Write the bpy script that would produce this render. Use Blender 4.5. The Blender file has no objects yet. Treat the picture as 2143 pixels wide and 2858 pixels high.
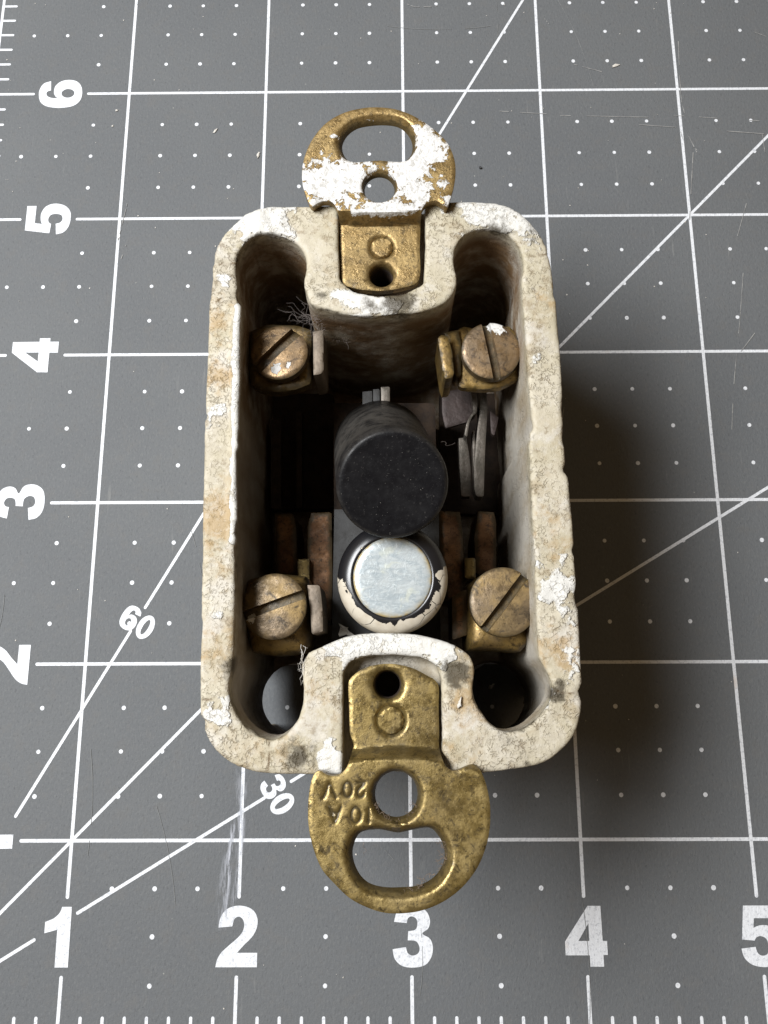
import bpy, bmesh, math, random
import numpy as np
from mathutils import Matrix, Vector
from mathutils.geometry import delaunay_2d_cdt

random.seed(7)
S = 0.0254                       # everything below is written in inches on the mat's own grid; S turns inches into metres
SC = bpy.context.scene

# ---------------------------------------------------------------- camera
FPX, PPX, PPY = 2800.0, 1068.957, 1019.962
R = np.array([[0.9999583743748113, -0.0035110694274058264, -0.008421514659526362],
              [0.005749867182158959, 0.9591480795901541, 0.28284607200011674],
              [0.007084387416863415, -0.28288272094630246, 0.9591283426345677]])
CAM = np.array([2.8963502361236326, 2.0090374636172754, 6.461620747896029])
cd = bpy.data.cameras.new('camera')
cam = bpy.data.objects.new('camera', cd)
SC.collection.objects.link(cam)
m4 = Matrix([list(R.T[i]) + [0] for i in range(3)] + [[0, 0, 0, 1]])
m4.translation = Vector(CAM * S)
cam.matrix_world = m4
cd.sensor_fit = 'HORIZONTAL'; cd.sensor_width = 36.0
cd.lens = FPX / 2143 * 36.0
cd.shift_x = (1071.5 - PPX) / 2143
cd.shift_y = (PPY - 1429.0) / 2143
cd.clip_start = 0.001; cd.clip_end = 10
SC.camera = cam
SC.render.resolution_x = 768; SC.render.resolution_y = 1024

# ---------------------------------------------------------------- light: one soft window from the upper left, dim room
w = bpy.data.worlds.new('World'); SC.world = w; w.use_nodes = True
bg = w.node_tree.nodes['Background']
bg.inputs[0].default_value = (1.0, 0.70, 0.40, 1); bg.inputs[1].default_value = 0.165
ld = bpy.data.lights.new('window_light', 'AREA')
ld.shape = 'RECTANGLE'; ld.size = 8.5 * S; ld.size_y = 5.2 * S; ld.energy = 3.55; ld.color = (0.97, 0.985, 1.0)
lo = bpy.data.objects.new('window_light', ld); SC.collection.objects.link(lo)
ldir = (Vector((-4.9, 5.4, 15)) - Vector((2.9, 2.8, 0))).normalized()
lo.location = Vector((-4.9, 5.4, 15)) * S
lo.rotation_euler = (-ldir).to_track_quat('-Z', 'Y').to_euler()
SC.view_settings.view_transform = 'Standard'; SC.view_settings.look = 'None'
SC.view_settings.exposure = 0.0; SC.view_settings.gamma = 1.0


def at(u, v, z=0.0):
    """point of the plane at height z (inches) that stands at (u, v) of the 1659-px-wide view used for measuring"""
    u *= 2143 / 1659; v *= 2143 / 1659
    d = R.T @ np.array([(u - PPX) / FPX, -(v - PPY) / FPX, -1.0])
    return CAM + (z - CAM[2]) / d[2] * d


def frame(ox, oy, sc):
    k = 1659 / 2143
    return lambda x, y: ((ox + sc * x) * k, (oy + sc * y) * k)


Z1 = frame(500, 250, 1150 / 1659)
Z2 = frame(500, 1200, 1200 / 1659)
Z3 = frame(700, 1900, 800 / 1659)
Z4 = frame(600, 1450, 1000 / 1659)
Z5 = frame(600, 850, 1000 / 1659)
Q2 = frame(1200, 1060, 360 / 1659)
D = lambda x, y: (x, y)


def pts(fr, lst, z):
    return np.array([at(*fr(*p[:2]), z)[:2] for p in lst])


# ---------------------------------------------------------------- noise in numpy
def _h(ix, iy, iz, seed):
    n = (ix * 374761393 + iy * 668265263 + iz * 2147483647 + seed * 974634777) & 0xFFFFFFFF
    n = ((n ^ (n >> 13)) * 1274126177) & 0xFFFFFFFF
    n = ((n ^ (n >> 16)) * 2246822519) & 0xFFFFFFFF
    return ((n ^ (n >> 15)) & 0xFFFFFF) / float(0xFFFFFF)


def vn(P, s, seed=0):
    P = np.asarray(P, float) * s + 100.0
    i = np.floor(P).astype(np.int64); f = P - i; f = f * f * (3 - 2 * f)
    r = 0
    for a in (0, 1):
        for b in (0, 1):
            for c in (0, 1):
                wt = (f[:, 0] if a else 1 - f[:, 0]) * (f[:, 1] if b else 1 - f[:, 1]) * (f[:, 2] if c else 1 - f[:, 2])
                r = r + wt * _h(i[:, 0] + a, i[:, 1] + b, i[:, 2] + c, seed)
    return r * 2 - 1


def fbm(P, s, o=4, seed=0, g=0.5):
    r = 0; a = 1.0; t = 0
    for k in range(o):
        r = r + a * vn(P, s * 2 ** k, seed + k * 17); t += a; a *= g
    return r / t


# ---------------------------------------------------------------- object helpers
def tag(o, label=None, cat=None, group=None, kind=None):
    for k, v in (('label', label), ('category', cat), ('group', group), ('kind', kind)):
        if v: o[k] = v
    return o


def thing(name, loc, label, cat, group=None):
    o = bpy.data.objects.new(name, None); SC.collection.objects.link(o)
    o.location = Vector(loc) * S; o.empty_display_size = 0.01
    return tag(o, label, cat, group)


def root_loc(p):
    v = Vector((0, 0, 0))
    while p is not None:
        v += p.location; p = p.parent
    return v


def obj(name, V, F, mat, parent=None, attrs=None, smooth=True, origin=None):
    """V in inches (place coordinates); one mesh object"""
    V = np.asarray(V, float)
    if origin is None:
        origin = (V.min(0) + V.max(0)) / 2; origin[2] = V[:, 2].min()
    me = bpy.data.meshes.new(name)
    me.from_pydata(((V - origin) * S).tolist(), [], [tuple(int(i) for i in f) for f in F])
    me.update()
    if attrs:
        for k, a in attrs.items():
            at_ = me.attributes.new(k, 'FLOAT', 'POINT')
            at_.data.foreach_set('value', np.asarray(a, np.float32))
    me.polygons.foreach_set('use_smooth', [smooth] * len(me.polygons))
    me.materials.append(mat)
    o = bpy.data.objects.new(name, me); SC.collection.objects.link(o)
    o.location = Vector(origin) * S
    if parent is not None:
        o.parent = parent; o.location = Vector(origin) * S - root_loc(parent)
    return o


def sharpen(o, ang=35):
    me = o.data
    bm = bmesh.new(); bm.from_mesh(me)
    for e in bm.edges:
        if len(e.link_faces) == 2 and e.calc_face_angle(0) > math.radians(ang): e.smooth = False
    bm.to_mesh(me); bm.free()
    return o


def catmull(P, closed=True, n=8, corner=()):
    P = np.asarray(P, float); N = len(P); out = []
    for i in range(N if closed else N - 1):
        p1 = P[i]; p2 = P[(i + 1) % N]
        p0 = P[(i - 1) % N] if (closed or i > 0) else p1
        p3 = P[(i + 2) % N] if (closed or i + 2 < N) else p2
        if i in corner: p0 = p1
        if (i + 1) % N in corner: p3 = p2
        for t in np.linspace(0, 1, n, endpoint=False):
            out.append(0.5 * ((2 * p1) + (-p0 + p2) * t + (2 * p0 - 5 * p1 + 4 * p2 - p3) * t * t + (-p0 + 3 * p1 - 3 * p2 + p3) * t ** 3))
    if not closed: out.append(P[-1])
    return np.array(out)


def resample(C, sp):
    C = np.asarray(C); Q = np.vstack([C, C[:1]])
    L = np.r_[0, np.cumsum(np.linalg.norm(np.diff(Q, axis=0), axis=1))]
    n = max(6, int(L[-1] / sp)); t = np.linspace(0, L[-1], n, endpoint=False)
    return np.stack([np.interp(t, L, Q[:, 0]), np.interp(t, L, Q[:, 1])], 1)


def area(C):
    x, y = C[:, 0], C[:, 1]
    return 0.5 * np.sum(x * np.roll(y, -1) - np.roll(x, -1) * y)


def inside(P, C):
    x, y = P[:, 0], P[:, 1]; r = np.zeros(len(P), bool)
    for i in range(len(C)):
        x1, y1 = C[i]; x2, y2 = C[(i + 1) % len(C)]
        if y1 == y2: continue
        r ^= ((y1 > y) != (y2 > y)) & (x < (x2 - x1) * (y - y1) / (y2 - y1) + x1)
    return r


def dist_poly(P, C, closed=True):
    d = np.full(len(P), 1e9)
    for i in range(len(C) if closed else len(C) - 1):
        a = C[i]; b = C[(i + 1) % len(C)]; ab = b - a
        t = np.clip(((P - a) @ ab) / (ab @ ab + 1e-12), 0, 1)
        d = np.minimum(d, np.linalg.norm(P - (a + t[:, None] * ab), axis=1))
    return d


def circ(c, r, n=48, ry=None, rot=0):
    t = np.linspace(0, 2 * math.pi, n, endpoint=False); ry = ry or r
    x, y = r * np.cos(t), ry * np.sin(t)
    return np.stack([c[0] + x * math.cos(rot) - y * math.sin(rot), c[1] + x * math.sin(rot) + y * math.cos(rot)], 1)


def mesh2d(outer, holes, sp, grid=True, extra=None, keep=False):
    """triangulated region; returns V2, F, loops (index lists)"""
    cs = [outer] + list(holes)
    cs = [c if keep else resample(c, sp) for c in cs]
    if area(cs[0]) < 0: cs[0] = cs[0][::-1]
    cs[1:] = [c[::-1] if area(c) > 0 else c for c in cs[1:]]
    V = [tuple(p) for c in cs for p in c]; E = []; k = 0
    for c in cs:
        n = len(c); E += [(k + i, k + (i + 1) % n) for i in range(n)]; k += n
    if grid:
        lo_, hi = cs[0].min(0), cs[0].max(0)
        xs = np.arange(lo_[0], hi[0], sp); ys = np.arange(lo_[1], hi[1], sp * 0.87)
        G = np.array([(x + (sp / 2 if j % 2 else 0), y) for j, y in enumerate(ys) for x in xs])
        ok = inside(G, cs[0])
        for c in cs[1:]: ok &= ~inside(G, c)
        G = G[ok]
        for c in cs: G = G[dist_poly(G, c) > 0.55 * sp]
        if extra is not None and len(extra):
            X = np.asarray(extra)
            X = X[inside(X, cs[0])]; X = X[dist_poly(X, cs[0]) > sp * .3]
            dm = np.min(np.linalg.norm(G[:, None] - X[None], axis=2), axis=1) if len(X) else np.ones(len(G))
            G = np.vstack([G[dm > 0.5 * sp], X])
        V += [tuple(p) for p in G]
    r = delaunay_2d_cdt([Vector(v) for v in V], E, [], 0, 1e-7)
    V2 = np.array([tuple(v) for v in r[0]]); F = np.array([f for f in r[2] if len(f) == 3])
    c3 = V2[F].mean(1); ok = inside(c3, cs[0])
    for c in cs[1:]: ok &= ~inside(c3, c)
    F = F[ok]
    a = V2[F[:, 1]] - V2[F[:, 0]]; b = V2[F[:, 2]] - V2[F[:, 0]]
    cr = a[:, 0] * b[:, 1] - a[:, 1] * b[:, 0]
    F = F[np.abs(cr) > 1e-12]; cr = cr[np.abs(cr) > 1e-12]
    F[cr < 0] = F[cr < 0][:, ::-1]
    return V2, F, cs


def plate(outer, holes, zf, th, sp=0.02, bev=0.0, extra=None, rough=0.0, cone=0.0, seed=1, flat_bottom=None, keep=False):
    """a slab with a shaped top (zf(xy)), rounded edges and real thickness. cone > 0: holes narrow downwards"""
    V2, F, cs = mesh2d(outer, holes, sp, True, extra, keep)
    z = zf(V2)
    dmin = np.full(len(V2), 1e9)
    for c in cs: dmin = np.minimum(dmin, dist_poly(V2, c))
    if bev > 0:
        q = np.clip((bev - dmin) / bev, 0, 1); z = z - bev * (1 - np.sqrt(1 - q * q * 0.98))
    P3 = np.c_[V2, z]
    if rough: P3[:, 2] += rough * fbm(P3, 12, 4, seed)
    # boundary edges from the triangles
    ed = {}
    for f in F:
        for i in range(3):
            a, b = int(f[i]), int(f[(i + 1) % 3]); ed[(a, b)] = 1
    be = [(a, b) for (a, b) in ed if (b, a) not in ed]
    bv = sorted({i for e in be for i in e}); mp = {v: i for i, v in enumerate(bv)}
    low = P3[bv].copy()
    zl = (zf(V2[bv]) - th) if flat_bottom is None else np.full(len(bv), flat_bottom)
    low[:, 2] = zl
    if cone and len(cs) > 1:
        for c, cone_ in zip(cs[1:], cone if isinstance(cone, (list, tuple)) else [cone] * 9):
            dd = dist_poly(V2[bv], c) < 1e-4; m = c.mean(0)
            dv = m - low[dd, :2]; L = np.linalg.norm(dv, axis=1, keepdims=True)
            low[dd, :2] += dv / L * cone_
    n = len(P3)
    FF = [tuple(f) for f in F] + [(b, a, n + mp[a], n + mp[b]) for a, b in be]
    VV = np.vstack([P3, low])
    # underside: same triangles re-used at the bottom
    base = len(VV)
    lowall = P3.copy(); lowall[:, 2] = (zf(V2) - th) if flat_bottom is None else flat_bottom
    remap = np.arange(len(P3)) + base
    for v, i in mp.items(): remap[v] = n + i
    VV = np.vstack([VV, lowall])
    FF += [(int(remap[f[2]]), int(remap[f[1]]), int(remap[f[0]])) for f in F]
    used = np.zeros(len(VV), bool)
    for f in FF: used[list(f)] = True
    nm = np.cumsum(used) - 1
    FF = [tuple(int(nm[i]) for i in f) for f in FF]
    return VV[used], FF


def prism(C, z0, z1, C1=None):
    C = np.asarray(C); C1 = C if C1 is None else np.asarray(C1); n = len(C)
    V = np.vstack([np.c_[C, np.full(n, z0)], np.c_[C1, np.full(n, z1)]])
    F = [tuple(range(n))[::-1], tuple(range(n, 2 * n))] + [(i, (i + 1) % n, n + (i + 1) % n, n + i) for i in range(n)]
    return V, F


def tube(P, r, n=5, r1=None):
    P = np.asarray(P, float); N = len(P); V = []; F = []
    for i in range(N):
        t = P[min(i + 1, N - 1)] - P[max(i - 1, 0)]; t = t / (np.linalg.norm(t) + 1e-9)
        a = np.cross(t, [0.3, 0.2, 1.0]); a /= np.linalg.norm(a) + 1e-9; b = np.cross(t, a)
        rr = r if r1 is None else r + (r1 - r) * i / (N - 1)
        for k in range(n):
            th = 2 * math.pi * k / n; V.append(P[i] + rr * (math.cos(th) * a + math.sin(th) * b))
    for i in range(N - 1):
        for k in range(n):
            F.append((i * n + k, i * n + (k + 1) % n, (i + 1) * n + (k + 1) % n, (i + 1) * n + k))
    F.append(tuple(range(n))[::-1]); F.append(tuple(range((N - 1) * n, N * n)))
    return np.array(V), F


def join(parts):
    V = []; F = []; k = 0
    for v, f in parts:
        V.append(np.asarray(v)); F += [tuple(i + k for i in q) for q in f]; k += len(v)
    return np.vstack(V), F


def lathe(prof, n=64):
    V = []; F = []; m = len(prof)
    for j in range(n):
        t = 2 * math.pi * j / n
        for r, z in prof: V.append((r * math.cos(t), r * math.sin(t), z))
    for j in range(n):
        for i in range(m - 1):
            a = j * m + i; b = ((j + 1) % n) * m + i
            F.append((a, a + 1, b + 1, b) if prof[0][1] > prof[-1][1] else (a, b, b + 1, a + 1))
    V.append((0, 0, prof[0][1])); V.append((0, 0, prof[-1][1])); k = len(V)
    for j in range(n):
        F.append((k - 2, j * m, ((j + 1) % n) * m)); F.append((k - 1, ((j + 1) % n) * m + m - 1, j * m + m - 1))
    return np.array(V), F


# ---------------------------------------------------------------- materials
class NT:
    def __init__(s, name, k=1.0):
        s.k = k
        s.m = bpy.data.materials.new(name); s.m.use_nodes = True
        s.t = s.m.node_tree; s.b = s.t.nodes['Principled BSDF']
        tc = s.t.nodes.new('ShaderNodeTexCoord'); mp = s.t.nodes.new('ShaderNodeMapping')
        # texture coordinates in inches of the place (geometry position)
        g = s.t.nodes.new('ShaderNodeNewGeometry')
        mp.inputs['Scale'].default_value = (1 / S, 1 / S, 1 / S)
        s.t.links.new(g.outputs['Position'], mp.inputs['Vector']); s.co = mp.outputs[0]

    def n(s, t, **k):
        nd = s.t.nodes.new(t)
        for a, v in k.items(): setattr(nd, a, v)
        return nd

    def l(s, a, b): s.t.links.new(a, b)

    def noise(s, scale, detail=5, rough=0.55, dist=0.0, co=None):
        nd = s.n('ShaderNodeTexNoise'); nd.inputs['Scale'].default_value = scale
        nd.inputs['Detail'].default_value = detail; nd.inputs['Roughness'].default_value = rough
        nd.inputs['Distortion'].default_value = dist; s.l(co or s.co, nd.inputs['Vector']); return nd.outputs['Fac']

    def stretch(s, sx, sy, sz, rot=0):
        mp = s.n('ShaderNodeMapping'); mp.inputs['Scale'].default_value = (sx, sy, sz)
        mp.inputs['Rotation'].default_value = (0, 0, rot); s.l(s.co, mp.inputs['Vector']); return mp.outputs[0]

    def ramp(s, v, a, b, inv=False):
        nd = s.n('ShaderNodeMapRange'); nd.interpolation_type = 'SMOOTHSTEP'
        nd.inputs['From Min'].default_value = a; nd.inputs['From Max'].default_value = b
        nd.inputs['To Min'].default_value = 1.0 if inv else 0.0; nd.inputs['To Max'].default_value = 0.0 if inv else 1.0
        s.l(v, nd.inputs['Value']); return nd.outputs[0]

    def math(s, op, a, b=None):
        nd = s.n('ShaderNodeMath', operation=op)
        for i, x in enumerate((a, b)):
            if x is None: continue
            if isinstance(x, (int, float)): nd.inputs[i].default_value = x
            else: s.l(x, nd.inputs[i])
        return nd.outputs[0]

    def mix(s, f, a, b):
        nd = s.n('ShaderNodeMix', data_type='RGBA')
        if isinstance(f, (int, float)): nd.inputs[0].default_value = f
        else: s.l(f, nd.inputs[0])
        for i, x in ((6, a), (7, b)):
            if isinstance(x, tuple): nd.inputs[i].default_value = (*x, 1)
            else: s.l(x, nd.inputs[i])
        return nd.outputs[2]

    def mixf(s, f, a, b):
        nd = s.n('ShaderNodeMix', data_type='FLOAT')
        s.l(f, nd.inputs[0])
        for i, x in ((2, a), (3, b)):
            if isinstance(x, (int, float)): nd.inputs[i].default_value = x
            else: s.l(x, nd.inputs[i])
        return nd.outputs[0]

    def attr(s, name):
        nd = s.n('ShaderNodeAttribute', attribute_name=name); return nd.outputs['Fac']

    def bump(s, h, dist, strength=1.0, prev=None):
        nd = s.n('ShaderNodeBump'); nd.inputs['Distance'].default_value = dist * S
        nd.inputs['Strength'].default_value = strength; s.l(h, nd.inputs['Height'])
        if prev is not None: s.l(prev, nd.inputs['Normal'])
        return nd.outputs[0]

    def out(s, col, rough=0.6, metal=0.0, normal=None, spec=0.5):
        if s.k != 1.0:
            v = s.n('ShaderNodeVectorMath', operation='SCALE'); v.inputs['Scale'].default_value = s.k
            s.l(col, v.inputs[0]); col = v.outputs[0]
        for k, v in (('Base Color', col), ('Roughness', rough), ('Metallic', metal), ('Specular IOR Level', spec)):
            if isinstance(v, tuple): s.b.inputs[k].default_value = (*v, 1)
            elif isinstance(v, (int, float)): s.b.inputs[k].default_value = v
            else: s.l(v, s.b.inputs[k])
        if normal is not None: s.l(normal, s.b.inputs['Normal'])
        return s.m


def m_mat():
    n = NT('mat_rubber', .90)
    col = n.mix(n.ramp(n.noise(0.7, 3), .35, .65), (.124, .131, .138), (.133, .140, .146))
    col = n.mix(n.math('MULTIPLY', n.ramp(n.noise(70, 3, .7, 0, n.stretch(1.3, .6, 1, -.2)), .50, .68), .45), col, (.175, .18, .18))
    col = n.mix(n.math('MULTIPLY', n.ramp(n.noise(64, 3, .7, 0, n.stretch(1.3, .6, 1, .5)), .56, .70), .55), col, (.075, .078, .083))
    col = n.mix(n.math('MULTIPLY', n.ramp(n.noise(9, 4, .7), .50, .68), .25), col, (.150, .145, .138))
    # faint scuffs: stretched noise in two directions, kept to patches
    for rot, sc, sd in ((0.2, 3.0, 0), (1.45, 4.0, 1), (-0.7, 5.0, 2)):
        st = n.noise(7 * sc, 3, .6, 0, n.stretch(1, .07, 1, rot))
        patch = n.ramp(n.noise(.8 + .3 * sd, 3, .6, .5), .52, .68)
        f = n.math('MULTIPLY', n.math('MULTIPLY', n.ramp(st, .63, .74), patch), .30)
        col = n.mix(f, col, (.30, .30, .29))
    sp = n.n('ShaderNodeTexVoronoi'); sp.inputs['Scale'].default_value = 9; n.l(n.co, sp.inputs['Vector'])
    speck = n.math('MULTIPLY', n.ramp(sp.outputs['Distance'], .02, .05, True), n.ramp(n.noise(2.1, 2), .55, .6))
    col = n.mix(n.math('MULTIPLY', speck, .6), col, (.42, .42, .38))
    b = n.bump(n.noise(42, 4, .62, .4, n.stretch(1.25, .8, 1)), .0075, .45)
    b = n.bump(n.noise(170, 2, .5), .0022, .5, b)
    return n.out(col, n.mixf(n.noise(3), .56, .68), 0, b, .16)


def m_print():
    n = NT('white_print', .98)
    wear = n.ramp(n.noise(55, 4, .7), .50, .66)
    col = n.mix(n.math('MULTIPLY', wear, .55), (.66, .68, .71), (.30, .32, .36))
    col = n.mix(n.math('MULTIPLY', n.ramp(n.noise(3.3, 3), .68, .76), .5), col, (.52, .42, .33))
    return n.out(col, .55, 0, n.bump(n.noise(42, 4, .62, .4, n.stretch(1.25, .8, 1)), .010, .5), .3)


def m_scuff():
    n = NT('chalky_scuff')
    st = n.noise(60, 4, .7, 0, n.stretch(1, .12, 1, .06))
    f = n.math('MULTIPLY', n.ramp(st, .44, .60), n.attr('dens'))
    n.b.inputs['Base Color'].default_value = (.48, .50, .55, 1); n.b.inputs['Roughness'].default_value = .8
    n.l(f, n.b.inputs['Alpha'])
    return n.m


def m_porcelain():
    n = NT('aged_porcelain', .79)
    c = n.mix(n.ramp(n.noise(3.2, 4, .55), .36, .62), (.475, .425, .305), (.545, .495, .385))
    c = n.mix(n.math('MULTIPLY', n.ramp(n.noise(4.2, 6, .68, .6), .50, .66), .55), c, (.38, .30, .18))
    c = n.mix(n.math('MULTIPLY', n.ramp(n.noise(3.6, 6, .66), .53, .64), .7), c, (.62, .59, .53))
    c = n.mix(n.math('MULTIPLY', n.ramp(n.noise(15, 5, .7), .54, .66), .55), c, (.27, .205, .125))
    c = n.mix(n.math('MULTIPLY', n.ramp(n.noise(1.7, 5, .65), .54, .68), .35), c, (.38, .345, .29))
    # rust brown stain patches placed by attribute
    st = n.math('ADD', n.attr('stain'), n.math('MULTIPLY', n.math('SUBTRACT', n.noise(14, 5, .65), .5), 1.5))
    c = n.mix(n.math('MULTIPLY', n.ramp(st, .35, .75), .75), c, (.40, .27, .12))
    # fine squiggly crackle
    v = n.n('ShaderNodeTexVoronoi', feature='DISTANCE_TO_EDGE'); v.inputs['Scale'].default_value = 40
    dn = n.n('ShaderNodeTexNoise'); dn.inputs['Scale'].default_value = 22; dn.inputs['Detail'].default_value = 3; n.l(n.co, dn.inputs['Vector'])
    va = n.n('ShaderNodeVectorMath', operation='SCALE'); n.l(dn.outputs['Color'], va.inputs[0]); va.inputs['Scale'].default_value = .075
    vb = n.n('ShaderNodeVectorMath', operation='ADD'); n.l(n.co, vb.inputs[0]); n.l(va.outputs[0], vb.inputs[1]); n.l(vb.outputs[0], v.inputs['Vector'])
    ck = n.math('MULTIPLY', n.ramp(v.outputs['Distance'], .01, .16, True), n.ramp(n.noise(30, 5, .75), .47, .58))
    ck2 = n.math('MULTIPLY', ck, n.mixf(n.ramp(n.noise(3.1, 4, .6), .38, .62), .15, 1.15))
    c = n.mix(n.math('MULTIPLY', ck2, .26), c, (.24, .175, .085))
    c = n.mix(n.math('MULTIPLY', n.ramp(n.noise(26, 5, .7), .50, .62), .30), c, (.66, .62, .54))
    pit = n.ramp(n.noise(44, 5, .75), .635, .70)
    c = n.mix(n.math('MULTIPLY', pit, .8), c, (.10, .07, .04))
    # white house paint left in patches
    pa = n.math('ADD', n.attr('paint'), n.math('MULTIPLY', n.math('SUBTRACT', n.noise(12, 4, .55), .5), 1.6))
    pf = n.ramp(pa, .50, .60)
    c = n.mix(pf, c, n.mix(n.ramp(n.noise(30, 3), .55, .7), (.70, .69, .65), (.56, .53, .46)))
    # dirt, and cavity shade put into the colour
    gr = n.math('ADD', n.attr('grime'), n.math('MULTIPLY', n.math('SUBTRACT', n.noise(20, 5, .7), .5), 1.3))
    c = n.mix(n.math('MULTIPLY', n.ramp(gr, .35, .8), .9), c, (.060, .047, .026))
    c = n.mix(n.attr('inner'), c, n.mix(n.ramp(n.noise(6, 4, .6, 0, n.stretch(1, 1, .2)), .4, .7), (.56, .52, .45), (.40, .33, .23)))  # cavity walls coloured paler, standing in for bounced light
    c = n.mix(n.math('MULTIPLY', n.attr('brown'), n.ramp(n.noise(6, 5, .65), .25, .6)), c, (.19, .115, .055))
    c = n.mix(n.math('MULTIPLY', n.ramp(n.attr('crack'), .2, 1.0), n.ramp(n.noise(30, 3), .3, .6)), c, (.17, .115, .06))
    h = n.math('ADD', n.math('MULTIPLY', n.noise(30, 5, .65), .6), n.math('MULTIPLY', pf, 1.1))
    h = n.math('SUBTRACT', h, n.math('MULTIPLY', ck2, .5))
    b = n.bump(h, .012, .7)
    return n.out(c, n.mixf(pf, .62, .42), 0, b, .4)


def m_brass(name, a, b_, dark, speck=.6, paint=False, metal=.55, rough=.42, pit=38, bd=None):
    n = NT(name, .80)
    c = n.mix(n.ramp(n.noise(7, 5, .6), .35, .68), a, b_)
    c = n.mix(n.math('MULTIPLY', n.ramp(n.noise(3.4, 5, .65), .47, .66), .5), c, (dark[0] * 1.5, dark[1] * 1.5, dark[2] * 1.5))
    c = n.mix(n.math('MULTIPLY', n.ramp(n.noise(pit, 5, .72, .8), .50, .66), speck), c, dark)
    c = n.mix(n.math('MULTIPLY', n.ramp(n.noise(95, 3, .6), .60, .72), speck), c, (dark[0] * .5, dark[1] * .5, dark[2] * .5))
    c = n.mix(n.math('MULTIPLY', n.ramp(n.noise(60, 3, .6, 0, n.stretch(.25, 1.3, 1, .5)), .62, .72), .35), c, (a[0] * 1.7, a[1] * 1.6, a[2] * 1.5))
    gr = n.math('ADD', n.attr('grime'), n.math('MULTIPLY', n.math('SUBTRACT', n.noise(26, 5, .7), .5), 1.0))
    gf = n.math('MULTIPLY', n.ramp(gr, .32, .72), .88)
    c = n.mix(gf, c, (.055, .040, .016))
    rg = n.mixf(n.ramp(n.noise(14, 5, .7), .35, .65), rough - .10, rough + .22)
    mt = n.mixf(gf, metal, .1)
    h = n.noise(46, 5, .68)
    if paint:
        pa = n.math('ADD', n.attr('paint'), n.math('MULTIPLY', n.math('SUBTRACT', n.noise(20, 6, .7, .3), .5), 2.0))
        pf = n.ramp(pa, .50, .54)
        c = n.mix(pf, c, n.mix(n.ramp(n.noise(34, 4, .6, 1.0), .50, .62), (.70, .69, .67), (.50, .49, .46)))
        mt = n.mixf(pf, mt, 0.0); rg = n.mixf(pf, rg, .5)
        h = n.math('ADD', n.math('MULTIPLY', h, .5), n.math('MULTIPLY', pf, n.mixf(n.noise(28, 4, .6, 1.0), .3, 1.6)))
    return n.out(c, rg, mt, n.bump(h, bd or (.009 if paint else .0028), .7), .5)


def m_black():
    n = NT('black_bakelite')
    c = n.mix(n.ramp(n.noise(9, 4), .4, .7), (.005, .005, .006), (.009, .009, .010))
    d = n.math('MULTIPLY', n.ramp(n.noise(75, 4, .72), .58, .74), n.ramp(n.noise(5, 3), .30, .62))
    c = n.mix(n.math('MULTIPLY', d, .22), c, (.16, .15, .14))
    sp = n.ramp(n.noise(150, 2, .5), .735, .78)
    c = n.mix(n.math('MULTIPLY', sp, .6), c, (.42, .40, .36))
    du = n.math('MULTIPLY', n.attr('dust'), n.ramp(n.noise(11, 6, .75), .30, .60))
    c = n.mix(n.math('MULTIPLY', du, .42), c, (.13, .12, .105))
    r = n.mixf(n.ramp(n.noise(40, 4, .6), .4, .7), .34, .52)
    return n.out(c, r, 0, n.bump(n.noise(110, 3, .6), .0012, .6), .16)


def m_glossblack():
    n = NT('glossy_black_rim', .72)
    pa = n.math('ADD', n.attr('paint'), n.math('MULTIPLY', n.math('SUBTRACT', n.noise(9, 5, .62, .6), .5), 2.7))
    pf = n.ramp(pa, .50, .52)
    v = n.n('ShaderNodeTexVoronoi', feature='DISTANCE_TO_EDGE'); v.inputs['Scale'].default_value = 9; n.l(n.co, v.inputs['Vector'])
    pf = n.math('MULTIPLY', pf, n.math('MAXIMUM', n.ramp(v.outputs['Distance'], .004, .010), n.ramp(n.noise(6, 2), .45, .55)))
    c = n.mix(pf, (.012, .012, .014), n.mix(n.ramp(n.noise(20), .4, .7), (.66, .60, .49), (.57, .50, .39)))
    return n.out(c, n.mixf(pf, .28, .5), 0, n.bump(pf, .006, .9), .5)


def m_pearl():
    n = NT('mother_of_pearl', .90)
    q = n.noise(9, 4, .55, 2.2, n.stretch(1, 1.8, 1, .6))
    c = n.mix(n.ramp(q, .35, .65), (.31, .355, .375), (.42, .455, .46))
    c = n.mix(n.ramp(n.noise(20, 4, .6, 1.8, n.stretch(1, 3, 1, -.7)), .52, .66), c, (.45, .50, .51))
    c = n.mix(n.math('MULTIPLY', n.ramp(n.noise(12, 3, .5, 1.0), .60, .72), .5), c, (.54, .56, .47))
    c = n.mix(n.math('MULTIPLY', n.ramp(n.attr('rim'), .2, .9), n.ramp(n.noise(22, 3), .3, .6)), c, (.42, .33, .16))
    return n.out(c, n.mixf(n.noise(30), .22, .42), .12, n.bump(n.noise(26, 4, .6, 1.5), .003, .5), .5)


def m_plain(name, a, b_, rough=.7, metal=0.0, sc=14, bump=.006):
    n = NT(name)
    c = n.mix(n.ramp(n.noise(sc, 5, .65), .35, .68), a, b_)
    c = n.mix(n.math('MULTIPLY', n.ramp(n.noise(sc * 5, 3, .6), .60, .72), .5), c, (b_[0] * .35, b_[1] * .33, b_[2] * .3))
    return n.out(c, rough, metal, n.bump(n.noise(sc * 3, 4, .6), bump, .6), .4)


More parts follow.
